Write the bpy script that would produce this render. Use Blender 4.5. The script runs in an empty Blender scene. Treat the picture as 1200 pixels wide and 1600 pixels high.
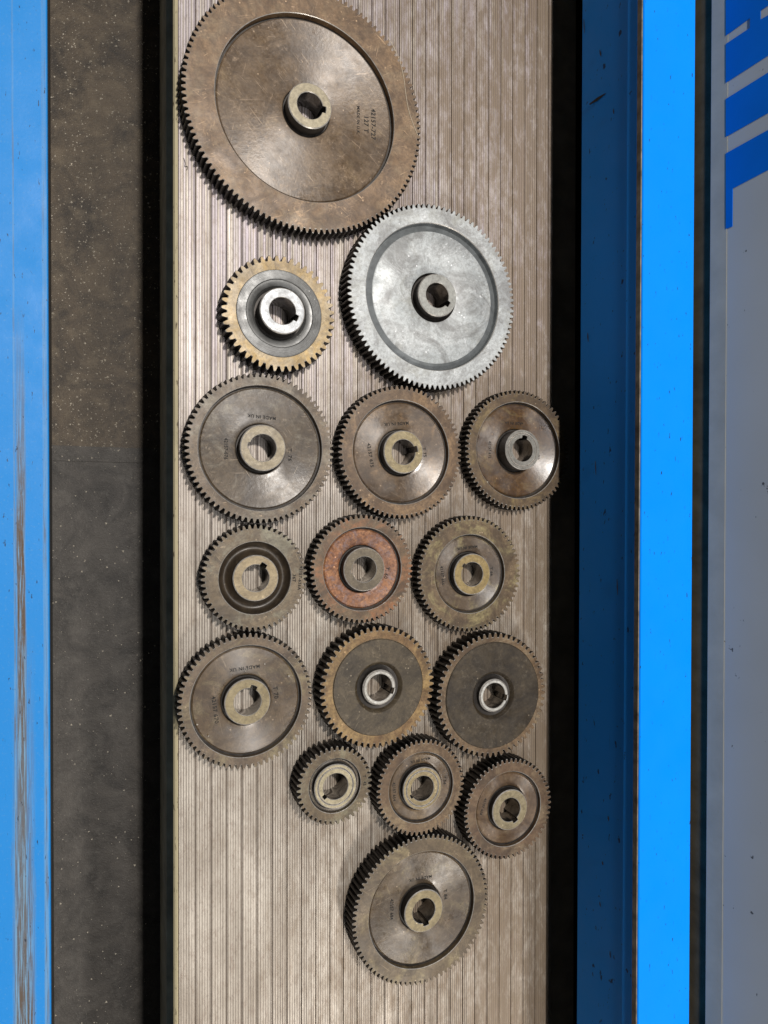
import bpy, math, random
import numpy as np
from mathutils import Vector, Matrix

random.seed(7)
sc = bpy.context.scene
col = sc.collection
R = math.radians

# ------------------------------------------------------------------ camera, world, lamps, exposure
H = 0.5625                 # camera height over the gear faces (m)
T0 = 0.018                 # height of an ordinary gear face over the table
F_PX = 1160.8
TH, RO, PI_ = R(21.975), R(0.2515), R(-0.2483)
CAM = Vector((0, 0, H + T0))
_d = Vector((math.sin(TH) * math.cos(PI_), math.sin(PI_), -math.cos(TH) * math.cos(PI_)))
_r = Vector((math.cos(TH), 0, math.sin(TH)))
_u = _r.cross(_d)
RIGHT = _r * math.cos(RO) + _u * math.sin(RO)
UP = -_r * math.sin(RO) + _u * math.cos(RO)
cam_data = bpy.data.cameras.new("camera")
cam = bpy.data.objects.new("camera", cam_data)
col.objects.link(cam)
m = Matrix.Identity(4)
for i in range(3):
    m[i][0], m[i][1], m[i][2], m[i][3] = RIGHT[i], UP[i], -_d[i], CAM[i]
cam.matrix_world = m
cam_data.sensor_fit = 'VERTICAL'
cam_data.sensor_height = 32
cam_data.lens = F_PX / 1600 * 32
cam_data.clip_start = 0.01
cam_data.clip_end = 50
sc.camera = cam

world = bpy.data.worlds.new("World")
sc.world = world
world.use_nodes = True
world.node_tree.nodes["Background"].inputs[0].default_value = (0.80, 0.90, 1.0, 1)
world.node_tree.nodes["Background"].inputs[1].default_value = 0.045

def area_lamp(name, loc, target, sx, sy, power, color):
    l = bpy.data.lights.new(name, 'AREA')
    l.shape = 'RECTANGLE'
    l.size, l.size_y, l.energy, l.color = sx, sy, power, color
    o = bpy.data.objects.new(name, l)
    o.location = loc
    z = (Vector(loc) - Vector(target)).normalized()
    y = Vector((0, 1, 0)); x = y.cross(z).normalized(); y = z.cross(x)
    o.rotation_euler = Matrix((x, y, z)).transposed().to_euler()
    col.objects.link(o)
    return o

area_lamp("ceiling_lamp", (0.43, 1.05, 3.20), (0.22, 0.0, 0), 0.15, 0.18, 90, (1.0, 0.955, 0.90))
area_lamp("bench_lamp", (0.64, -1.50, 1.25), (0.25, -0.35, 0), 0.10, 0.16, 14, (1.0, 0.95, 0.88))
area_lamp("strip_light", (0.43, -0.2, 2.40), (0.33, -0.2, 0), 0.30, 3.2, 22, (0.97, 0.98, 1.0))

sc.view_settings.view_transform = 'Standard'
sc.view_settings.look = 'None'
sc.view_settings.exposure = 0
sc.view_settings.gamma = 1

def ray(px, py):
    return (_d + RIGHT * ((px - 600) / F_PX) + UP * ((800 - py) / F_PX)).normalized()

def on_z(px, py, z):
    v = ray(px, py)
    return CAM + v * ((z - CAM.z) / v.z)

def on_plane(px, py, p0, n):
    v = ray(px, py)
    return CAM + v * ((p0 - CAM).dot(n) / v.dot(n))

# ------------------------------------------------------------------ helpers
def link(name, mesh, mats, parent=None, loc=None, rot=None):
    o = bpy.data.objects.new(name, mesh)
    if mats is not None and not mesh.materials:
        for mm in (mats if isinstance(mats, (list, tuple)) else [mats]):
            mesh.materials.append(mm)
    col.objects.link(o)
    if parent: o.parent = parent
    if loc is not None: o.location = loc
    if rot is not None: o.rotation_euler = rot
    return o

def mesh_from(name, v, f, mi=None, smooth=True, ang=30):
    me = bpy.data.meshes.new(name)
    me.from_pydata([tuple(p) for p in v], [], f)
    if mi: me.polygons.foreach_set("material_index", mi)
    if smooth:
        me.polygons.foreach_set("use_smooth", [True] * len(me.polygons))
        me.set_sharp_from_angle(angle=R(ang))
    me.update()
    return me

def empty(name, loc, label, cat, group=None):
    o = bpy.data.objects.new(name, None)
    o.empty_display_size = 0.02
    o.location = loc
    col.objects.link(o)
    o["label"], o["category"] = label, cat
    if group: o["group"] = group
    return o

def box(name, x0, x1, y0, y1, z0, z1, mat, parent=None, bev=0.0, loc=(0, 0, 0)):
    import bmesh
    bm = bmesh.new()
    bmesh.ops.create_cube(bm, size=1)
    for v in bm.verts:
        v.co = Vector((x0 + (v.co.x + .5) * (x1 - x0), y0 + (v.co.y + .5) * (y1 - y0), z0 + (v.co.z + .5) * (z1 - z0)))
    if bev:
        bmesh.ops.bevel(bm, geom=bm.edges[:], offset=bev, segments=2, affect='EDGES')
    me = bpy.data.meshes.new(name)
    bm.to_mesh(me); bm.free()
    return link(name, me, mat, parent, loc)

def prism(name, prof, y0, y1, mat, parent=None, smooth=False, mi=None, loc=None):
    """profile of (x,z) points (closed, counter-clockwise seen from -y) swept along y"""
    n = len(prof)
    v = [(x, y0, z) for x, z in prof] + [(x, y1, z) for x, z in prof]
    f = [(i, (i + 1) % n, n + (i + 1) % n, n + i) for i in range(n)]
    f += [tuple(range(n))[::-1], tuple(range(n, 2 * n))]
    me = mesh_from(name, v, f, (mi + [0, 0]) if mi else None, smooth)
    return link(name, me, mat, parent, loc)

# ------------------------------------------------------------------ material toolkit
class NT:
    def __init__(s, name):
        s.m = bpy.data.materials.new(name)
        s.m.use_nodes = True
        s.t = s.m.node_tree
        s.t.nodes.clear()
        s.out = s.n('ShaderNodeOutputMaterial')
        s.b = s.n('ShaderNodeBsdfPrincipled')
        s.t.links.new(s.b.outputs[0], s.out.inputs[0])
        s.tc = s.n('ShaderNodeTexCoord')
    def n(s, typ, **kw):
        nd = s.t.nodes.new(typ)
        for k, v in kw.items(): setattr(nd, k, v)
        return nd
    def put(s, sock, val):
        if isinstance(val, bpy.types.NodeSocket): s.t.links.new(val, sock)
        elif isinstance(val, (tuple, list)) and len(val) == 3 and sock.type == 'RGBA': sock.default_value = (*val, 1)
        else: sock.default_value = val
    def mth(s, op, a, b=0.0, c=None):
        nd = s.n('ShaderNodeMath', operation=op)
        s.put(nd.inputs[0], a); s.put(nd.inputs[1], b)
        if c is not None: s.put(nd.inputs[2], c)
        return nd.outputs[0]
    def mapv(s, vec, loc=(0, 0, 0), rot=(0, 0, 0), scale=(1, 1, 1)):
        nd = s.n('ShaderNodeMapping')
        s.put(nd.inputs[0], vec)
        nd.inputs[1].default_value = loc; nd.inputs[2].default_value = rot; nd.inputs[3].default_value = scale
        return nd.outputs[0]
    def noise(s, vec, scale, detail=4, rough=0.55, dist=0.0):
        nd = s.n('ShaderNodeTexNoise')
        s.put(nd.inputs['Vector'], vec)
        nd.inputs['Scale'].default_value = scale; nd.inputs['Detail'].default_value = detail
        nd.inputs['Roughness'].default_value = rough; nd.inputs['Distortion'].default_value = dist
        return nd.outputs[0]
    def ramp(s, x, a, b, lo=0.0, hi=1.0):
        nd = s.n('ShaderNodeMapRange', clamp=True)
        s.put(nd.inputs[0], x)
        for k, v in zip((1, 2, 3, 4), (a, b, lo, hi)): nd.inputs[k].default_value = v
        return nd.outputs[0]
    def mix(s, f, a, b, blend='MIX'):
        nd = s.n('ShaderNodeMix', data_type='RGBA', blend_type=blend)
        s.put(nd.inputs[0], f); s.put(nd.inputs[6], a); s.put(nd.inputs[7], b)
        return nd.outputs[2]
    def xyz(s, vec):
        nd = s.n('ShaderNodeSeparateXYZ'); s.put(nd.inputs[0], vec)
        return nd.outputs
    def bump(s, h, strength, dist=0.001):
        nd = s.n('ShaderNodeBump')
        nd.inputs['Strength'].default_value = strength; nd.inputs['Distance'].default_value = dist
        s.put(nd.inputs['Height'], h)
        s.t.links.new(nd.outputs[0], s.b.inputs['Normal'])
    def set(s, **kw):
        for k, v in kw.items(): s.put(s.b.inputs[k.replace('_', ' ')], v)

def metal(name, c1, c2, seed=0, stain=None, stain_amt=0.45, metallic=0.5, rough=0.4, aniso=0.0, scr=0.5,
          rings=0.0, blot=40, grain=1.15, rust=None, rust_amt=0.0, oil=.5, sheen=0.0, dirt=.8):
    """worn machined steel: blotchy tones, a stain tone, grime, scuffs, scratches, specks, optional turning marks"""
    t = NT(name)
    P = t.mapv(t.tc.outputs['Object'], loc=(seed * 1.37, seed * 0.71, seed * 0.33))
    a = t.noise(P, blot, 8, .70, .6)
    c = t.mix(t.ramp(a, .40, .60), c1, c2)
    if stain:
        b = t.noise(P, blot * .9, 8, .72, 1.0)
        c = t.mix(t.ramp(b, 1 - stain_amt - .05, 1 - stain_amt + .09, 0, .95), c, stain)
    dk = t.noise(P, blot * .8, 8, .74, 1.2)
    c = t.mix(t.ramp(dk, .46, .62, 0, dirt), c, (c1[0] * .44, c1[1] * .41, c1[2] * .40))
    if rust:
        b2 = t.noise(P, blot * 2.2, 8, .75, .5)
        c = t.mix(t.ramp(b2, .9 - rust_amt, 1.02 - rust_amt), c, rust)
    lite = (min(1, c2[0] * 2.1 + .09), min(1, c2[1] * 2.1 + .085), min(1, c2[2] * 2.1 + .075))
    g = t.noise(P, 380, 5, .8)
    c = t.mix(t.mth('MULTIPLY', grain, t.ramp(g, .45, .68, 0, .55)), c, (c1[0] * .38, c1[1] * .35, c1[2] * .33))
    g2 = t.noise(P, 240, 6, .82, .4)
    sc_ = t.mth('MULTIPLY', t.ramp(g2, .54, .66), t.ramp(t.noise(P, 40, 6, .7), .46, .62))
    c = t.mix(t.mth('MULTIPLY', sc_, .36 + .34 * scr), c, lite)
    s = None
    for k, (ang, th) in enumerate(((.5, .67), (1.5, .68), (2.6, .67), (3.4, .68))):
        q = t.mapv(P, loc=(k * 3.1, seed, 0), rot=(0, 0, ang + seed * 2.3))
        q = t.mapv(q, scale=(46, 1150, 1))
        n1 = t.ramp(t.noise(q, 1.0, 2, .5, .9), th, th + .06)
        n1 = t.mth('MULTIPLY', n1, t.ramp(t.noise(P, 50 + 9 * k, 3), .48, .60))
        s = n1 if s is None else t.mth('MAXIMUM', s, n1)
    c = t.mix(t.mth('MULTIPLY', s, scr * .9), c, lite)
    sp = t.n('ShaderNodeTexVoronoi'); t.put(sp.inputs['Vector'], P); sp.inputs['Scale'].default_value = 240
    spm = t.mth('MULTIPLY', t.ramp(sp.outputs['Distance'], .19, .10), t.ramp(t.noise(P, 55, 3), .57, .64))
    c = t.mix(t.mth('MULTIPLY', spm, .8), c, lite)
    rr = t.ramp(t.noise(P, blot * 1.5, 6, .65), .3, .7, rough - .12, rough + .16)
    if rings:
        xx = t.xyz(t.tc.outputs['Object'])
        rad = t.mth('SQRT', t.mth('ADD', t.mth('MULTIPLY', xx[0], xx[0]), t.mth('MULTIPLY', xx[1], xx[1])))
        cb = t.n('ShaderNodeCombineXYZ'); t.put(cb.inputs[0], rad)
        rn = t.noise(cb.outputs[0], 900, 3, .7)
        c = t.mix(t.mth('MULTIPLY', t.ramp(rn, .35, .68), rings), c, lite)
    t.set(Base_Color=c, Metallic=metallic, Roughness=rr)
    if sheen:
        t.set(IOR=2.0, Specular_IOR_Level=sheen)
    if oil:
        t.set(Coat_Weight=oil, Coat_IOR=1.6, Coat_Roughness=t.ramp(t.noise(P, blot * 3, 4, .6), .3, .7, .26, .42))
    if aniso:
        tg = t.n('ShaderNodeTangent', direction_type='RADIAL', axis='Z')
        t.set(Anisotropic=aniso, Anisotropic_Rotation=0.25)
        t.t.links.new(tg.outputs[0], t.b.inputs['Tangent'])
    h = t.mth('ADD', t.noise(P, 420, 4, .65), t.mth('MULTIPLY', t.noise(P, 90, 3), .8))
    t.bump(h, .16, .00045)
    return t.m

def plain(name, c, rough=.5, metallic=0.0, var=.25, scale=60, spec=.5):
    t = NT(name)
    n = t.noise(t.tc.outputs['Object'], scale, 5, .6)
    t.set(Base_Color=t.mix(t.ramp(n, .3, .7), tuple(x * (1 - var) for x in c), tuple(min(1, x * (1 + var)) for x in c)),
          Roughness=rough, Metallic=metallic, Specular_IOR_Level=spec)
    return t.m

GRIME_SHADE = plain("oily_shaded_flank", (.035, .030, .026), .5, .5, .5, 200)  # oil grime and shade together: flanks turned from the light, darkened in colour
EDGE = plain("bare_edge_glint", (.55, .51, .46), .36, .5, .35, 500)  # bare steel edge, colour brightened for the light caught on chamfers
GROOVE_SHADE = plain("shaded_groove_grey", (.15, .16, .163), .45, .3, .3, 120)  # same silver metal; the groove band's shade is put into this grey
STAMP = plain("stamped_ink", (.012, .011, .010), .8, 0, .3, 400)
BORE = plain("bore_steel", (.15, .142, .13), .18, .9, .3, 300)

# ------------------------------------------------------------------ magnetic chuck
CH = empty("magnetic_chuck", (0, 0, 0), "long grey steel chuck with fine grooves, carrying all the gears", "machine table")
YA, YB = -0.95, 0.95

def chuck_mat():
    t = NT("chuck_steel")
    t.tc.object = CH
    P = t.tc.outputs['Object']
    X, Y, Z = t.xyz(P)
    # fine lamination lines across the strip direction, each with its own strength
    jit = t.mth('MULTIPLY', t.noise(t.mapv(P, scale=(60, .6, 0)), 1, 2), .0012)
    u = t.mth('DIVIDE', t.mth('ADD', X, t.mth('MULTIPLY', jit, .35)), .00198)
    fr = t.mth('FRACT', u)
    wn = t.n('ShaderNodeTexWhiteNoise', noise_dimensions='1D')
    t.put(wn.inputs['W'], t.mth('FLOOR', u))
    tri = t.mth('ABSOLUTE', t.mth('SUBTRACT', fr, .5))
    line = t.ramp(tri, .24, .34)
    line = t.mth('MULTIPLY', line, t.ramp(wn.outputs[0], 0, 1, .7, 1.0))
    streak = t.noise(t.mapv(P, scale=(260, 5, 0)), 1, 4, .6)
    line = t.mth('MULTIPLY', line, t.ramp(streak, .25, .6, .6, 1.0))
    patch = t.noise(t.mapv(P, scale=(9, 5, 0)), 1, 4, .6, .4)
    fade = t.mth('MULTIPLY', t.ramp(X, .27, .41, 1.0, .6), t.ramp(patch, .35, .62, .6, 1.0))
    line = t.mth('MULTIPLY', line, fade)
    base = t.mix(t.ramp(t.noise(t.mapv(P, scale=(30, 12, 0)), 1, 6, .65), .32, .68), (.315, .266, .212), (.56, .50, .425))
    tint = t.noise(t.mapv(P, scale=(600, 3, 0)), 1, 2)
    base = t.mix(t.mth('MULTIPLY', t.ramp(tint, .38, .62, 0, .75), t.ramp(Y, -.05, .18)), base, (.47, .41, .47))
    # brown oxide over the right-hand strips, blotchy with its own outline
    ox = t.noise(t.mapv(P, scale=(150, 52, 0)), 1, 8, .76, .2)
    oxb = t.noise(t.mapv(P, scale=(14, 5, 0)), 1, 3)
    amt = t.mth('ADD', t.ramp(X, .08, .33, -.14, .17), t.mth('MULTIPLY', t.mth('SUBTRACT', oxb, .5), .45))
    oxm = t.ramp(t.mth('ADD', ox, amt), .44, .70, 0, .85)
    base = t.mix(oxm, base, (.195, .138, .085))
    sp = t.noise(t.mapv(P, scale=(520, 200, 0)), 1, 5, .78)
    base = t.mix(t.ramp(sp, .54, .70, 0, .7), base, (.17, .135, .11))
    sp2 = t.noise(t.mapv(P, loc=(2, 5, 0), scale=(190, 80, 0)), 1, 7, .78)
    base = t.mix(t.ramp(sp2, .52, .68, 0, .7), base, (.25, .185, .14))
    c = t.mix(t.mth('MULTIPLY', line, .86), base, (.085, .062, .050))
    t.set(Base_Color=c, Metallic=.25, Roughness=t.ramp(streak, .3, .7, .38, .6))
    t.bump(t.mth('MULTIPLY', line, -1.0), .5, .0003)
    return t.m

CHM = chuck_mat()
FILL = plain("joint_filler", (.105, .072, .052), .7, 0, .4, 120)
BODY = plain("chuck_side_paint", (.50, .49, .38), .6, .1, .35, 40)
BRASS = NT("pitted_brass_edge")
_n = BRASS.noise(BRASS.mapv(BRASS.tc.outputs['Object'], scale=(500, 90, 500)), 1, 5, .7)
BRASS.set(Base_Color=BRASS.mix(BRASS.ramp(_n, .58, .66), (.50, .43, .27), (.09, .065, .04)), Roughness=.5, Metallic=.3)
BRASS = BRASS.m

ZX = lambda px: on_z(px, 1500, 0).x
lines_px = [279, 305.7, 330, 354.2, 378, 401.5, 425, 448, 470.7, 493.2, 515.5, 536.2, 558, 579.5, 600.8, 621.8, 642.5,
            663, 683, 703, 722.5, 741.5, 760.7, 779.6, 798, 817, 835.6, 853.6, 861]
xs = [ZX(p) for p in lines_px]
xL = ZX(271.5)
JW = 0.00055
for i in range(len(xs) - 1):
    a, b = xs[i] + JW / 2, xs[i + 1] - JW / 2
    c = .00025
    dz = random.uniform(-.00004, .00004)
    cx = (a + b) / 2
    prof = [(a - cx, -.004), (b - cx, -.004), (b - cx, dz - c), (b - c - cx, dz), (a + c - cx, dz), (a - cx, dz - c)]
    prism("pole_strip", prof, YA, YB, CHM, CH, loc=(cx, 0, 0))
prism("edge_strip", [(xL, -.006), (xs[0] - JW / 2, -.006), (xs[0] - JW / 2, -.0003), (xs[0] - .0008, -.0001), (xL + .0012, -.0006), (xL, -.0018)],
      YA, YB, BRASS, CH)
prism("joint_filler", [(xL + .001, -.010), (xs[-1], -.010), (xs[-1], -.0009), (xL + .001, -.0009)], YA, YB, FILL, CH)
xR = xs[-1]
FLZ = -.135
prism("chuck_body", [(xL + .0022, FLZ + .002), (xR, FLZ + .002), (xR, -.0105), (xL + .0030, -.0105), (xL + .0030, -.030), (xL + .0055, -.032),
                     (xL + .0055, -.038), (xL - .0012, -.040), (xL - .0012, -.075), (xL + .0022, -.078)], YA, YB, BODY, CH)
_k = .0035                         # the chuck lies a hair askew to the rails
_py = on_z(271, 1500, 0).y
prism("gap_lift_ledge", [(xR + .0004, -.040), (xR + .034, -.040), (xR + .034, -.0125), (xR + .0004, -.0125)], YA, YB, plain("brown_gap_lift", (.30, .22, .14), .7, 0, .4, 30), CH)  # added ledge, its brown lifts the black of the shadowed gap
CH.rotation_euler.z = _k
CH.location = (_py * math.sin(_k), _py * (1 - math.cos(_k)), 0)

# ------------------------------------------------------------------ coolant trough, blue rails, panel
def trough_mat(name, c1, c2, c3):
    t = NT(name)
    P = t.tc.outputs['Object']
    a = t.noise(P, 22, 8, .72, .8)
    c = t.mix(t.ramp(a, .36, .62), c1, c2)
    b = t.noise(P, 60, 6, .7)
    c = t.mix(t.ramp(b, .5, .72, 0, .7), c, c3)
    g = t.noise(P, 700, 3, .7)
    c = t.mix(t.ramp(g, .6, .75, 0, .5), c, (c3[0] * 2.4, c3[1] * 2.4, c3[2] * 2.4))
    t.set(Base_Color=c, Roughness=.62)
    t.bump(t.mth('ADD', g, b), .5, .0012)
    return t.m
TRA = trough_mat("gritty_sludge", (.018, .012, .007), (.074, .053, .032), (.12, .092, .058))
TRB = trough_mat("oily_sheet", (.018, .015, .012), (.058, .050, .042), (.078, .070, .060))
xW = on_z(76.5, 800, T0).x        # inner edge of the left blue rail
xWt, xWb = on_z(73.5, 0, T0).x, on_z(80, 1600, T0).x
yj = on_z(100, 720, FLZ).y
TR = empty("coolant_trough", (0, 0, FLZ), "dark oily trough dusted with grit, between left blue rail and grooved table", "trough")
box("floor_sheet", xW - .03, xR + .12, yj, .98, -.004, 0, TRA, TR)
box("floor_sheet", xW - .03, xR + .12, -.98, yj - .0001, -.006, -.0006, TRB, TR)
box("joint_lip", xW - .03, xL, yj - .0005, yj + .014, -.003, .0003, TRB, TR, bev=.0006)
# loose grit
gv, gf = [], []
def chip(x, y, z, s):
    k = len(gv)
    a = random.random() * 6.28
    for j in range(3):
        gv.append((x + s * math.cos(a + j * 2.1) * random.uniform(.6, 1), y + s * math.sin(a + j * 2.1) * random.uniform(.6, 1), z))
    gv.append((x, y, z + s * .9))
    gf.extend([(k, k + 1, k + 3), (k + 1, k + 2, k + 3), (k + 2, k, k + 3)])
for i in range(9000):
    x = random.uniform(xW - .012, xL + .002)
    y = random.uniform(-.75, .75)
    if y < yj and random.random() > .14: continue
    if random.random() > 1.1 - abs((x - xW) / (xL - xW) - .35) * .8: continue
    s = random.choice((.0004, .0005, .0006, .0007, .0009, .0011, .0016)) * random.uniform(.6, 1.0)
    chip(x, y, FLZ + (.0001 if y > yj else -.0005), s)
grit = link("metal_grit", mesh_from("metal_grit", gv, gf, smooth=False), plain("pale_grit", (.62, .56, .46), .5, .1, .4, 900))
grit["label"], grit["category"], grit["kind"] = "pale specks of grit scattered over the trough floor", "grit", "stuff"

def paint(name, blue, worn, streaks, edge_x=None, rust=(.10, .060, .030), spec=.3):
    t = NT(name)
    P = t.tc.outputs['Object']
    X, Y, Z = t.xyz(P)
    c = t.mix(t.ramp(t.noise(P, 16, 5, .6), .35, .7), blue, tuple(min(1, v * 1.04 + .001) for v in blue))
    for (x0, w, y0, y1, amt) in streaks:          # scraped bands along the rail
        wob = t.mth('MULTIPLY', t.mth('SUBTRACT', t.noise(t.mapv(P, scale=(0, 14, 0)), 1, 3), .5), w * .8)
        d = t.mth('ABSOLUTE', t.mth('ADD', t.mth('SUBTRACT', X, x0), wob))
        band = t.ramp(d, w, w * .55)
        band = t.mth('MULTIPLY', band, t.ramp(Y, y1, y0))
        tex = t.noise(t.mapv(P, scale=(900, 16, 0)), 1, 5, .7)
        c = t.mix(t.mth('MULTIPLY', band, t.ramp(tex, .40 - amt * .12, .60 - amt * .12, 0, .85)), c, worn)
        tex2 = t.noise(t.mapv(P, loc=(3, 2, 1), scale=(1100, 22, 0)), 1, 5, .75)
        c = t.mix(t.mth('MULTIPLY', band, t.ramp(tex2, .60 - amt * .1, .70 - amt * .1)), c, rust)
    # fine scratches & nicks
    nk = t.noise(t.mapv(P, scale=(420, 110, 200)), 1, 3, .6)
    c = t.mix(t.ramp(nk, .668, .70, 0, .85), c, (.015, .02, .035))
    nk2 = t.noise(t.mapv(P, loc=(9, 4, 0), scale=(1500, 30, 900)), 1, 3, .6)
    c = t.mix(t.ramp(nk2, .70, .76, 0, .35), c, (.02, .05, .10))
    fl = t.noise(P, 500, 3, .6)
    c = t.mix(t.ramp(fl, .58, .8, 0, .35), c, worn)
    t.set(Base_Color=c, Roughness=t.ramp(t.noise(P, 40, 4), .3, .7, .42, .6), Specular_IOR_Level=spec)
    t.bump(t.noise(P, 350, 3), .12, .0006)
    return t.m

BLUE_L = paint("worn_blue_paint", (.012, .225, .62), (.17, .32, .47),
               [(-.0175, .0034, -.02, .14, 1.9), (-.0165, .0078, -.36, -.08, 1.6), (-.0024, .0018, -.6, .7, .9), (-.0215, .0007, -.6, .7, 1.2)])
BLUE_R = paint("bright_blue_paint", (.0005, .235, .88), (.006, .25, .87), [], spec=.08)
BLUE_D = paint("shaded_side_blue_paint", (.012, .26, .82), (.02, .25, .70), [], spec=.12)
LR = empty("blue_rail", (xW, 0, T0), "worn blue painted rail with rusty scrape marks, left edge of the picture", "rail")
prism("rail_top", [(-.12, -.012), (-.0006, -.012), (0, -.0114), (0, -.0006), (-.0006, 0), (-.12, 0)], -.98, .98, BLUE_L, LR)
prism("rail_side", [(-.03, FLZ - T0), (-.0035, FLZ - T0), (-.0035, -.0122), (-.03, -.0122)], -.98, .98, TRB, LR)
LR.rotation_euler.z = math.atan((xWb - xWt) / 1.0) * 1.0
LR.rotation_euler.z = math.atan2(xWb - xWt, on_z(73, 0, T0).y - on_z(80, 1600, T0).y)

# right guard: dark inner face below, bright top
hT = .180
zT = CAM.z - H * (1 - hT)
xT0 = on_z(1001.5, 800, zT).x
xT1 = on_z(1082.5, 800, zT).x
zB = CAM.z - H * (1 - .050)
xB = on_z(905, 800, zB).x
GR = empty("blue_guard", (xT0, 0, zT), "clean bright blue box rail standing right of the gears with a shadowed inner face", "rail")
w = xT1 - xT0
prism("guard_top", [(0.0002, -.008), (w - .0008, -.008), (w, -.0072), (w, -.0008), (w - .0008, 0), (.0008, 0), (0, -.0008), (0, -.0075)], -.98, .98, BLUE_R, GR)
fz = (zB - zT)
fk = .24 * fz                                       # a folded lip above, the sheet below
fx = lambda z: (xB - xT0) * z / fz
prism("guard_face", [(fx(fz) + .0006, fz), (fx(fz) + .005, fz), (.006, fk), (fx(fk) + .0006, fk)], -.98, .98, BLUE_D, GR)
prism("folded_lip", [(fx(fk), fk + .0002), (.006, fk + .0002), (.006, -.0082), (.0004, -.0082)], -.98, .98, BLUE_D, GR)
SCUFF = plain("black_scuff", (.008, .010, .014), .7)
def scuff(x0, y0, x1, y1, wd):
    p0, n0 = Vector((xB, 0, zB)), Vector((-(zT - zB), 0, xT0 - xB)).normalized()
    a, b = on_plane(x0, y0, p0, n0), on_plane(x1, y1, p0, n0)
    o = Vector((xT0, 0, zT)); d_ = (b - a).normalized(); sd_ = d_.cross(n0) * wd
    k = n0 * .00006
    q = [a - sd_ * .3, a + sd_ * .3, (a + b) / 2 + sd_, b + sd_ * .2, b - sd_ * .2, (a + b) / 2 - sd_ * .8]
    v = [x + k - o for x in q] + [x - k * 2 - o for x in q]
    f = [tuple(range(6)), tuple(range(6, 12))[::-1]] + [(i, 6 + i, 6 + (i + 1) % 6, (i + 1) % 6) for i in range(6)]
    link("scuff_mark", mesh_from("scuff_mark", v, f, smooth=False), SCUFF, GR)
for a_ in ((921, 163, 946, 146, .0016), (937, 78, 939, 88, .0008), (958, 170, 959, 178, .0006), (912, 30, 913, 52, .0005), (950, 1275, 951, 1283, .0008), (941, 1346, 942, 1352, .0009),
           (937, 1409, 938, 1417, .0007), (953, 1486, 953.5, 1497, .0006), (930, 720, 931, 742, .0005), (964, 905, 965, 930, .0005), (918, 520, 919, 534, .0007)):
    scuff(*a_)
prism("guard_skirt", [(w - .006, FLZ - zT), (w - .001, FLZ - zT), (w - .001, -.0082), (w - .006, -.0082)], -.98, .98, plain("dark_underside", (.015, .014, .012), .7), GR)
# scraped lower corner of the guard's edge
prism("worn_edge", [(-.0006, -.0065), (.0001, -.0065), (.0001, -.0012), (-.0006, -.0016)], -.98, .98, plain("scraped_edge", (.22, .19, .15), .6, .2, .6, 90), GR)

# grey machine panel, leaning back a little
xP = on_z(1107, 800, CAM.z - H * (1 - .200)).x
zP = CAM.z - H * (1 - .200)
LEAN = R(12)
pn = Vector((-math.cos(LEAN), 0, math.sin(LEAN)))     # outward normal (left and up)
pu = Vector((math.sin(LEAN), 0, math.cos(LEAN)))      # up along the panel
PN = empty("machine_panel", (xP, 0, zP), "grey enamelled machine panel with blue block lettering, far right", "panel")
def panel_mat():
    t = NT("grey_enamel")
    P = t.tc.outputs['Object']
    c = t.mix(t.ramp(t.noise(P, 9, 3, .5), .3, .7), (.43, .445, .425), (.47, .49, .475))
    nk = t.noise(t.mapv(P, scale=(150, 90, 150)), 1, 3, .6)
    c = t.mix(t.ramp(nk, .70, .73, 0, .85), c, (.03, .03, .03))
    t.set(Base_Color=c, Roughness=.5, Specular_IOR_Level=.2)
    return t.m
PM = panel_mat()
def panel_slab(name, a0, a1, off0, off1, mat, y0=-.98, y1=.98, bev=.0005):
    pr = [pu * a0 + pn * off0, pu * a0 + pn * off1, pu * a1 + pn * off1, pu * a1 + pn * off0]
    return prism(name, [(p.x, p.z) for p in pr][::-1], y0, y1, mat, PN)
panel_slab("sheet", .0, .085, -.003, 0, PM)
a_step = (on_plane(1135, 800, Vector((xP, 0, zP)), pn) - Vector((xP, 0, zP))).dot(pu)
panel_slab("hem_strip", .0003, a_step * .93, .0001, .0003, plain("greenish_enamel", (.42, .39, .30), .5, 0, .12, 30))
panel_slab("seal_strip", -.030, -.0004, -.006, -.0012, plain("dark_rubber", (.105, .080, .045), .8, 0, .3, 50, .1))
LET = plain("blue_print", (.001, .15, .62), .5, 0, .06, 20, .12)
def letter(pts):
    p0 = Vector((xP, 0, zP))
    q = [on_plane(x, y, p0, pn) - p0 for x, y in pts]
    n = len(q)
    v = [p + pn * .0002 for p in q] + [p + pn * .0006 for p in q]
    f = [tuple(range(n, 2 * n)), tuple(range(n))[::-1]] + [(i, (i + 1) % n, n + (i + 1) % n, n + i) for i in range(n)]
    import bmesh
    bm = bmesh.new()
    vs = [bm.verts.new(p) for p in v]
    for ff in f: bm.faces.new([vs[i] for i in ff])
    bmesh.ops.recalc_face_normals(bm, faces=bm.faces[:])
    bmesh.ops.triangulate(bm, faces=bm.faces[:])
    me = bpy.data.meshes.new("letter_stroke"); bm.to_mesh(me); bm.free()
    link("letter_stroke", me, LET, PN)
def zp(x, y): return (1060 + x / 4.21, y / 4.21)
letter([zp(*p) for p in ((315, -170), (660, -170), (660, -8), (543, 70), (543, 130), (660, 62), (660, 322), (315, 545), (315, 290), (473, 185), (473, 120), (315, 235))])
letter([zp(*p) for p in ((315, 652), (660, 436), (660, 705), (315, 900))])
letter([zp(*p) for p in ((315, 1010), (660, 818), (660, 1082), (360, 1240), (358, 1490), (315, 1505))])

# workshop floor below everything
gl = box("ground", -1.5, 1.5, -1.5, 1.5, -.30, -.20, plain("workshop_floor", (.03, .03, .03), .8))
gl["kind"] = "structure"

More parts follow.
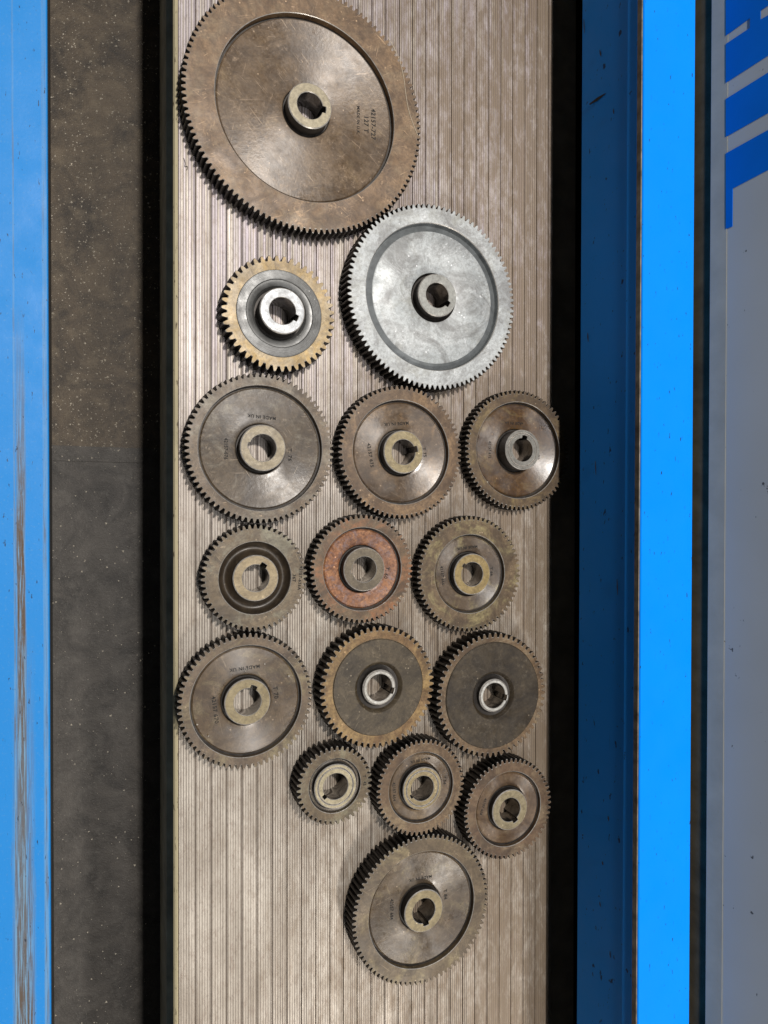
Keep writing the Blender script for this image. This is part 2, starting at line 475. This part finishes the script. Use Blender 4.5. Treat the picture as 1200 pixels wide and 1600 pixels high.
# ------------------------------------------------------------------ gears
def ang_list(n): return [2 * math.pi * i / n for i in range(n)]

def skin(rings):
    v, f = [], []
    n = len(rings[0])
    for rg in rings: v += rg
    for k in range(len(rings) - 1):
        for i in range(n):
            j = (i + 1) % n
            f.append((k * n + i, k * n + j, (k + 1) * n + j, (k + 1) * n + i))
    return v, f, n

def lathe(name, prof, n, mats, mi, parent, ang=30):
    """prof: (r,z) from outside in / any order"""
    A = ang_list(n)
    rings = [[(r * math.cos(a), r * math.sin(a), z) for a in A] for r, z in prof]
    v, f, n = skin(rings)
    m_ = [mi[k] for k in range(len(prof) - 1) for _ in range(n)] if mi else None
    me = mesh_from(name, v, f, m_, True, ang)
    return link(name, me, mats, parent)

def toothed_rim(parent, teeth, rt, q, t, depth, mats, phase, chamfer=.00048):
    mod = 2 * rt / (teeth + 2)
    rf, rp = rt - 2.2 * mod, rt - mod
    us = ((.16, rf), (.245, rp - .1 * mod), (.32, rp + .55 * mod), (.375, rt), (.625, rt), (.68, rp + .55 * mod), (.755, rp - .1 * mod), (.84, rf))
    A, RR = [], []
    for k in range(teeth):
        wob = random.uniform(-.04, .04) * mod
        for u, r in us:
            A.append(2 * math.pi * (k + u) / teeth + phase)
            RR.append(r + (wob if r > rp else 0))
    def ring(z, dr): return [((r - dr) * math.cos(a), (r - dr) * math.sin(a), z) for a, r in zip(A, RR)]
    def circ(z, r): return [(r * math.cos(a), r * math.sin(a), z) for a in A]
    c = chamfer
    rings = [circ(.0002, q + .002), ring(.0002, c), ring(.0002 + c, 0), ring(t - c, 0), ring(t, c), circ(t, rf - .5 * mod), circ(t, q + .0004), circ(t - .0004, q),
             circ(t - depth - .0012, q), circ(.0002, q + .002)]
    mi = [1, 1, 1, 2, 0, 0, 2, 0, 1]
    v, f, n = skin(rings)
    me = mesh_from("toothed_rim", v, f, [mi[k] for k in range(9) for _ in range(n)], True, 24)
    return link("toothed_rim", me, mats, parent)

def hub(parent, rh, rb, z1, kang, kw, kd, mats, groove=False, chamfer=.0006, zfloor=.0001):
    ha = math.asin(kw / 2 / rb)
    rk = rb + kd
    hk = math.asin(kw / 2 / rk)
    pts = [(0 - hk, rk), (0, rk), (hk, rk), (ha + 1e-4, rb)]
    n = 100
    for i in range(1, n): pts.append((ha + (2 * math.pi - 2 * ha) * i / n, rb))
    pts.append((2 * math.pi - ha - 1e-4, rb))
    A = [a + kang for a, _ in pts]
    B = [r for _, r in pts]
    def circ(z, r): return [(r * math.cos(a), r * math.sin(a), z) for a in A]
    def bore(z, d): return [((r + d) * math.cos(a), (r + d) * math.sin(a), z) for a, r in zip(A, B)]
    c = chamfer
    rings = [circ(zfloor, rh), circ(z1 - c, rh), circ(z1, rh - c)]
    mi = [1, 2]
    if groove:
        g = rb + (rh - rb) * .58
        rings += [circ(z1, g + .0007), circ(z1 - .0005, g + .0002), circ(z1 - .0005, g - .0002), circ(z1, g - .0007)]
        mi += [0, 2, 1, 2]
    rings += [bore(z1, .0004), bore(z1 - .0004, 0), bore(zfloor, 0), circ(zfloor, rh)]
    mi += [0, 2, 3, 1]
    v, f, n = skin(rings)
    me = mesh_from("hub", v, f, [mi[k] for k in range(len(rings) - 1) for _ in range(n)], True, 28)
    return link("hub", me, mats, parent)

def stamp(parent, text, size, x, y, z, rot, sq=1.0, tilt=0.0):
    cu = bpy.data.curves.new("stamp", 'FONT')
    cu.body = text; cu.size = size; cu.align_x = 'CENTER'; cu.align_y = 'CENTER'
    cu.space_character = 1.12; cu.resolution_u = 2; cu.extrude = .00005; cu.offset = size * .022
    ob = bpy.data.objects.new("stamp", cu)
    col.objects.link(ob)
    bpy.context.view_layer.update()
    me = bpy.data.meshes.new_from_object(ob.evaluated_get(bpy.context.evaluated_depsgraph_get()))
    bpy.data.objects.remove(ob); bpy.data.curves.remove(cu)
    me.materials.clear()
    ax = Vector((-y, x, 0)).normalized()               # lie on the dished web
    eu = (Matrix.Rotation(tilt, 3, ax) @ Matrix.Rotation(rot, 3, 'Z')).to_euler()
    o = link("stamped_lettering", me, STAMP, parent, (x, y, z), eu)
    o.scale = (sq, 1, 1)
    return o

RH, RB = .0176, .01035
#   X, Y (in camera heights), tip R, recess q, teeth, thickness, hub rise, key angle, style
GEARS = [
    dict(p=(.2878, .5561), R=.1721, q=.1289, n=127, t=.018, hr=.0045, k=-4, st='web', sheen=.27, sl=-.06, d=.0042, scr=.9,
         rim=((0.1502, 0.0874, 0.0423), (0.2373, 0.1468, 0.0751)), web=((0.1256, 0.0832, 0.0493), (0.1822, 0.1231, 0.0736)), hubc=((0.326, 0.274, 0.1725), (0.3947, 0.335, 0.2201)), stain=(.215, .150, .085),
         label="largest gear, dark brown, stamped 127 T beside its hub",
         txt=[("42157-727", .0052, .0560, .001, -90), ("127 T", .0052, .0500, .000, -90), ("MADE IN U.K.", .0034, .0432, .002, -90)]),
    dict(p=(.4833, .3158), R=.1376, q=.1092, n=100, t=.020, hr=.0055, k=-32, st='silver', d=.0048, scr=.4,
         rim=((0.435, 0.4543, 0.4554), (0.5612, 0.5806, 0.5746)), web=((0.4278, 0.4511, 0.4511), (0.5301, 0.5487, 0.5441)), hubc=((0.288, 0.288, 0.2638), (0.368, 0.368, 0.3337)), stain=(.36, .36, .33),
         label="pale silver grey gear with a clean face and wide round groove", txt=[]),
    dict(p=(.2480, .2670), R=.0796, q=.0590, n=46, t=.017, hr=.0090, k=-22, st='disc', ramt=.50, d=-.0006, scr=.4,
         rim=((0.334, 0.2392, 0.1171), (0.4302, 0.3325, 0.1948)), web=((0.068, 0.0687, 0.0669), (0.096, 0.0961, 0.0932)), hubc=((0.289, 0.2991, 0.3094), (0.3584, 0.3695, 0.3748)), stain=(.46, .30, .095),
         label="bronze toothed gear with a grey turned steel centre disc and shiny hub", txt=[]),
    dict(p=(.2239, .0818), R=.1023, q=.0855, n=76, t=.018, hr=.0040, k=172, st='web', sheen=.22, d=.0034, kd=.0013, scr=1.0,
         rim=((0.1219, 0.0845, 0.05), (0.1793, 0.124, 0.0738)), web=((0.0689, 0.0473, 0.0278), (0.1064, 0.0751, 0.0445)), hubc=((0.2376, 0.1874, 0.1098), (0.297, 0.2401, 0.1464)), stain=(.23, .20, .15),
         label="dark gear with scratched face and T 76 stamp, directly below the bronze gear", txt=[("T. 76", .0042, .0232, -.0040, -90), ("42157-676", .0040, -.0265, -.001, -90, .85), ("MADE IN UK", .0036, .001, .0245, 176)]),
    dict(p=(.4316, .0829), R=.0978, q=.0764, n=75, t=.018, hr=.0035, k=14, st='web', sheen=.46, d=.0036, scr=.6,
         rim=((0.1228, 0.0713, 0.0353), (0.1744, 0.1099, 0.0579)), web=((0.1014, 0.0623, 0.0316), (0.1347, 0.0861, 0.0461)), hubc=((0.264, 0.205, 0.0961), (0.3102, 0.246, 0.1327)), stain=(.27, .165, .08),
         label="warm brown gear stamped T 75 just below the silver gear, keyway pointing right", txt=[("T 75", .0040, .0226, .0010, -82), ("42157 675", .0042, -.0262, -.003, -80), ("MADE IN UK", .0036, -.003, .0240, 186)]),
    dict(p=(.6307, .0925), R=.0941, q=.0754, n=72, t=.015, hr=.0065, k=80, st='web', sl=-.22, sheen=.70, d=.0034, scr=.3, groove=True,
         rim=((0.0871, 0.0537, 0.0259), (0.1388, 0.0888, 0.0451)), web=((0.0675, 0.0319, 0.0086), (0.1228, 0.0617, 0.0142)), hubc=((0.192, 0.1843, 0.1619), (0.248, 0.2381, 0.2112)), stain=(.22, .155, .06),
         label="oily amber brown gear stamped T 72, its right side lost in the blue rail's shadow", txt=[("T 72", .0042, .0236, -.0030, -90), ("42157 672", .0040, -.0262, .0, -90, .8), ("MADE IN UK", .0034, -.001, .0245, 180)]),
    dict(p=(.2158, -.0947), R=.0726, q=.0496, n=56, t=.017, hr=.0015, k=58, st='dish', d=.0060, scr=.7,
         rim=((0.1219, 0.0871, 0.0489), (0.1793, 0.1291, 0.074)), web=((0.0359, 0.0237, 0.0129), (0.0632, 0.0445, 0.0254)), hubc=((0.2772, 0.205, 0.1052), (0.33, 0.2518, 0.1373)), stain=(.235, .215, .150),
         label="grey gear with a dark dished ring round its hub and 36T stamped near the teeth", txt=[("42157-636A", .0034, .0352, -.001, -95), ("36T", .0036, .0303, -.001, -92)], txt_on='rim'),
    dict(p=(.3713, -.0866), R=.0784, q=.0598, n=60, t=.018, hr=.0035, k=190, st='web', ramt=.50, d=.0034, kd=.0014, kw=.0032, scr=.4,
         rim=((0.1267, 0.0817, 0.0426), (0.1784, 0.1195, 0.0654)), web=((0.2896, 0.1129, 0.0463), (0.4085, 0.2017, 0.0952)), hubc=((0.1254, 0.0967, 0.0595), (0.1617, 0.1259, 0.0787)), stain=(.27, .115, .045), rustpink=True,
         label="gear with an orange rusted pitted recess and dull brown hub, stamped T 60", txt=[("T. 60", .0042, .0222, -.0040, -102)]),
    dict(p=(.5460, -.0986), R=.0885, q=.0601, n=66, t=.015, hr=.0035, k=137, st='web', sheen=.5, d=.0030, scr=.5, kw=.0036, kd=.0018,
         rim=((0.1139, 0.0739, 0.0388), (0.1715, 0.1151, 0.0603)), web=((0.0848, 0.0546, 0.0306), (0.114, 0.0761, 0.0438)), hubc=((0.2772, 0.1991, 0.0732), (0.33, 0.2401, 0.1052)), stain=(.30, .245, .115),
         label="dark gear blotched with yellow grease, orange gold hub, right of the rusted gear", txt=[("T 66", .0038, .0226, .0012, -85), ("42157 666", .0038, -.0252, -.001, -84, .9), ("MADE IN UK", .0032, -.001, .0225, 186)]),
    dict(p=(.2051, -.2613), R=.0919, q=.0758, n=70, t=.017, hr=.0020, k=66, st='web', sheen=.28, d=.0036, scr=.4,
         rim=((0.1073, 0.0718, 0.0413), (0.1566, 0.1069, 0.0622)), web=((0.0893, 0.0572, 0.0294), (0.1268, 0.0844, 0.0445)), hubc=((0.2376, 0.1815, 0.0824), (0.2904, 0.2284, 0.119)), stain=(.235, .185, .10),
         label="brown gear stamped T 70 with pale flecks on its face, nearest the table's left edge", txt=[("T 70", .0048, .0232, .0035, -83), ("42157 670", .0044, -.0235, -.0055, -83), ("MADE IN UK", .0038, -.001, .0245, 184)]),
    dict(p=(.3965, -.2585), R=.0886, q=.0696, n=56, t=.020, hr=.0020, k=-17, st='flush', ramt=.52, d=-.0008, rh=.01435, scr=.5,
         rim=((0.151, 0.0817, 0.0292), (0.2255, 0.1316, 0.0531)), web=((0.0595, 0.0437, 0.0243), (0.0944, 0.0698, 0.0403)), hubc=((0.495, 0.4752, 0.4224), (0.585, 0.5616, 0.5082)), stain=(.33, .215, .085),
         label="coarse toothed gear with yellow rusty rim, flat grey face and bright ring round its bore", txt=[]),
    dict(p=(.5866, -.2872), R=.0962, q=.0815, n=60, t=.020, hr=.0020, k=-13, st='flush', d=-.0010, rh=.01425, scr=.2,
         rim=((0.1267, 0.078, 0.038), (0.1784, 0.1128, 0.0584)), web=((0.0371, 0.0263, 0.0146), (0.0615, 0.0441, 0.0245)), hubc=((0.495, 0.4824, 0.4422), (0.585, 0.5688, 0.5214)), stain=(.24, .185, .115),
         label="gear with a flat nearly black face, brown rim and bright ring round its bore", txt=[]),
    dict(p=(.3307, -.3929), R=.0558, q=.0385, n=42, t=.021, hr=.0015, k=218, st='web', d=.0022, scr=.5, groove=True, kw=.0036,
         rim=((0.1109, 0.0759, 0.0377), (0.1625, 0.1133, 0.0605)), web=((0.0647, 0.0435, 0.0223), (0.0938, 0.0648, 0.0346)), hubc=((0.363, 0.3049, 0.1785), (0.4455, 0.3793, 0.2439)), stain=(.225, .20, .125),
         label="smallest gear, dark olive teeth around a large pale grooved hub", txt=[("T", .0032, .0246, .0045, -90), ("42", .0032, .0250, -.0015, -90)], txt_on='rim'),
    dict(p=(.4656, -.4139), R=.0713, q=.0524, n=54, t=.020, hr=.0020, k=208, st='web', d=.0022, scr=.3, groove=True, kw=.0036, kd=.0018,
         rim=((0.1237, 0.0734, 0.0362), (0.1696, 0.1067, 0.0549)), web=((0.1011, 0.0644, 0.0331), (0.1349, 0.0875, 0.0458)), hubc=((0.2772, 0.2108, 0.1007), (0.3366, 0.2635, 0.1419)), stain=(.235, .165, .090),
         label="brown gear with grooved brassy hub, immediately right of the smallest gear", txt=[("T 54", .0034, .0226, .0025, -90), ("42157 654", .0036, -.0238, -.001, -88, .9), ("MADE IN UK", .0030, .000, .0222, 184)]),
    dict(p=(.6160, -.4679), R=.0783, q=.0582, n=58, t=.020, hr=.0020, k=-62, st='web', d=.0026, scr=.2,
         rim=((0.1039, 0.0606, 0.0321), (0.1498, 0.0904, 0.0488)), web=((0.1045, 0.062, 0.0309), (0.1382, 0.0848, 0.0441)), hubc=((0.2376, 0.1932, 0.1098), (0.2904, 0.2401, 0.1464)), stain=(.20, .145, .085),
         label="dark reddish brown gear at the table's right edge, lowest on that side", txt=[("42157 658", .0034, -.0240, .0045, -110, .9)]),
    dict(p=(.4688, -.5964), R=.1112, q=.0862, n=84, t=.020, hr=.0020, k=-80, st='web', d=.0034, scr=.5,
         rim=((0.1118, 0.0782, 0.043), (0.1578, 0.1116, 0.0634)), web=((0.087, 0.0578, 0.0305), (0.1204, 0.0817, 0.0444)), hubc=((0.2508, 0.1932, 0.0915), (0.3102, 0.246, 0.1281)), stain=(.245, .190, .10),
         label="large grey brown gear stamped T 84, lowest of all on the table", txt=[("T 84", .0042, .0232, .0060, -86), ("42157 684", .0042, -.0262, .0030, -90, .85), ("MADE IN UK", .0034, .000, .0240, 180)]),
]

def strand(name, pts, rad, mat, label, cat):
    import bmesh
    cu = bpy.data.curves.new(name, 'CURVE'); cu.dimensions = '3D'; cu.bevel_depth = rad; cu.bevel_resolution = 1; cu.resolution_u = 6
    sp = cu.splines.new('NURBS'); sp.points.add(len(pts) - 1); sp.use_endpoint_u = True; sp.order_u = 3
    for q, pp in zip(sp.points, pts): q.co = (*pp, 1)
    ob = bpy.data.objects.new(name, cu); col.objects.link(ob)
    bpy.context.view_layer.update()
    me = bpy.data.meshes.new_from_object(ob.evaluated_get(bpy.context.evaluated_depsgraph_get()))
    bpy.data.objects.remove(ob); bpy.data.curves.remove(cu)
    me.materials.clear()
    o = link(name, me, mat)
    o["label"], o["category"] = label, cat
PALE = plain("pale_fibre", (.50, .42, .31), .5, 0, .2, 300)
strand("fibre_strand", [tuple(on_z(x, y, T0 + .0002)) for x, y in ((606, 58), (622, 84), (631, 120), (634, 150), (641, 185), (653, 212))], .00028, PALE,
       "hair thin pale strand curving over the right rim of the largest gear", "fibre")
strand("thread_scrap", [tuple(on_z(x, y, .0004)) for x, y in ((287, 247), (290, 254), (288, 262), (294, 258), (292, 266))], .00022, plain("dark_fibre", (.02, .018, .016), .7),
       "tiny dark curl of thread lying left of the largest gear", "thread")
gv, gf = [], []
for fx_, fy_, fs in ((354, 1012, .0007), (414, 1038, .0008), (452, 1057, .0011), (308, 1133, .0011), (326, 1151, .0008), (384, 1049, .0009), (386, 1046, .0007), (433, 320, .0008), (763, 753, .0010)):
    q_ = on_z(fx_, fy_, T0 - .0018)
    chip(q_.x, q_.y, T0 - .0030, fs)
    for _i in range(3): gv[-1 - _i] = gv[-1 - _i]
fl_ = link("metal_chips", mesh_from("metal_chips", gv, gf, smooth=False), plain("pale_chip", (.75, .70, .60), .5, 0, .2, 500))
fl_["label"], fl_["category"], fl_["kind"] = "few pale chips sprinkled on the gear faces", "chips", "stuff"

for gi, g in enumerate(GEARS):
    t = g['t']
    s = CAM.z - t                                     # distance of this gear's face below the camera
    gx, gy = g['p'][0] * s, g['p'][1] * s
    rt, q = g['R'] * s, g['q'] * s
    E = empty("change_gear", (gx, gy, 0), g['label'], "gear", "change gears laid out on the grooved table")
    st = g['st']
    sd = gi * 1.7 + 1
    rough = .40
    RM = metal(f"gear_rim_{gi}", *g['rim'], seed=sd, stain=g['stain'], stain_amt=g.get('ramt', .46), metallic=.12, rough=.52, scr=g['scr'], oil=.15)
    if st == 'disc':
        WM = metal(f"gear_web_{gi}", *g['web'], seed=sd + .5, metallic=.3, rough=.40, rings=.34, scr=.1, oil=.1)
    elif st == 'silver':
        WM = metal(f"gear_web_{gi}", *g['web'], seed=sd + .5, stain=g['stain'], stain_amt=.40, metallic=.12, rough=.45, scr=.4, oil=.15)
    elif g.get('rustpink'):
        WM = metal(f"gear_web_{gi}", *g['web'], seed=sd + .5, stain=g['stain'], stain_amt=.5, metallic=.15, rough=.55, scr=.2, blot=75, grain=2.2, rust=(.20, .13, .12), rust_amt=.42, oil=.2)
    elif st == 'flush':
        WM = metal(f"gear_web_{gi}", *g['web'], seed=sd + .5, metallic=.12, rough=.5, scr=g['scr'], oil=.1)
    elif st == 'dish':
        WM = metal(f"gear_web_{gi}", *g['web'], seed=sd + .5, metallic=.2, rough=.45, scr=.3, oil=.2)
    else:
        WM = metal(f"gear_web_{gi}", *g['web'], seed=sd + .5, stain=g['stain'], stain_amt=.42, metallic=.06, rough=.36, aniso=.78, sheen=g.get('sheen', .36), scr=g['scr'], rings=.06, oil=0)
    bright = st in ('flush', 'disc')
    HM = metal(f"gear_hub_{gi}", *g['hubc'], seed=sd + .9, metallic=.25 if bright else .1, rough=.4 if bright else .46, scr=.4, blot=90, oil=.2, dirt=.5)
    rim = toothed_rim(E, g['n'], rt, q, t, max(g['d'], .0005) + .004, (RM, GRIME_SHADE, EDGE), random.random() * .1)
    d = g['d']
    rh = g.get('rh', RH)
    n = 160 if gi < 2 else 128
    low = t - max(d, 0) - .006
    zw = t - d
    if st == 'web':
        sl = g.get('sl', -.11)
        prof = [(q + .0015, low), (q + .0015, zw - .0012), (q - .0014, zw - .0012), (q - .0026, zw)]
        mi = [1, 1, 0]  # groove floor darkened in colour to deepen the recess shade
        for k in range(1, 9):
            r = (q - .0026) + (rh + .0028 - q + .0026) * k / 8
            prof.append((r, zw + sl * (q - .0022 - r) * (1 - .35 * k / 8))); mi.append(0)
        zt = prof[-1][1]
        prof += [(rh + .0018, zt - .0004), (rh + .0010, zt - .0012), (rh - .001, zt - .0012), (rh - .001, low), (q + .0015, low)]
        mi += [0, 1, 1, 1, 1]
        zweb = lambda r: zw + sl * (q - .0022 - r) * (1 - .35 * max(0, min(1, (q - .0022 - r) / (q - .005 - rh))))
    elif st == 'silver':
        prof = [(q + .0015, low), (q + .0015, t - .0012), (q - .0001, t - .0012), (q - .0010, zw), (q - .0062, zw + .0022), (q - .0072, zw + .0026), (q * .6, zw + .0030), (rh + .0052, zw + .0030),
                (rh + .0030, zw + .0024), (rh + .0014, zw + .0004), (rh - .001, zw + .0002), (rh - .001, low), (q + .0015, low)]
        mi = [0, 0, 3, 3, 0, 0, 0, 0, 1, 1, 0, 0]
        zweb = lambda r: zw + .003
    elif st == 'disc':
        prof = [(q + .0005, low), (q + .0005, zw - .0005), (q, zw), (q * .80, zw + .0004), (q * .78, zw - .0002), (rh + .006, zw - .0004), (rh + .0038, zw - .0012), (rh + .0016, zw - .0045), (rh - .001, zw - .0045), (rh - .001, low), (q + .0005, low)]
        mi = [0, 0, 0, 0, 0, 0, 0, 1, 1, 1]
        zweb = lambda r: zw
    elif st == 'flush':
        prof = [(q + .0003, low), (q + .0003, zw - .0005), (q - .0004, zw), (.036 * s + .0006, zw), (.036 * s, zw - .0004), (.036 * s - .0022, zw - .0035), (rh - .001, zw - .0045), (rh - .001, low), (q + .0003, low)]
        mi = [1, 0, 0, 0, 0, 1, 1, 1]
        zweb = lambda r: zw
    else:   # dished torus ring
        prof = [(q + .0012, low - .004), (q + .0012, t - .0014), (q - .0002, t - .0014)]
        mi = [1, 0]
        for k in range(1, 12):
            u = k / 12
            prof.append((q - (q - rh - .0004) * u, t - .001 - d * math.sin(math.pi * u) ** .8)); mi.append(0)
        prof += [(rh - .001, t - .0012), (rh - .001, low - .004), (q + .0012, low - .004)]
        mi += [0, 1, 1]
        zweb = lambda r: t
    web = lathe("web", prof, n, (WM, GRIME_SHADE, EDGE, GROOVE_SHADE) if st == 'silver' else (WM, GRIME_SHADE, EDGE), mi, E, 26)
    hb = hub(E, rh, g.get('rb', RB if st != 'flush' else .0109), t + g['hr'], R(g['k']), g.get('kw', .0050), g.get('kd', .0026), (HM, GRIME_SHADE, EDGE, BORE), g.get('groove', False),
             .0012 if st == 'flush' else .0007)
    for tx in g['txt']:
        word, size, x, y, rot = tx[:5]
        r = math.hypot(x, y)
        onrim = g.get('txt_on') == 'rim'
        stamp(rim if onrim else web, word, size, x, y, (t if onrim else zweb(r)) + .00012, R(rot), tx[5] if len(tx) > 5 else 1.0,
              math.atan(g.get('sl', -.11) * .62) if st == 'web' and not onrim else 0.0)
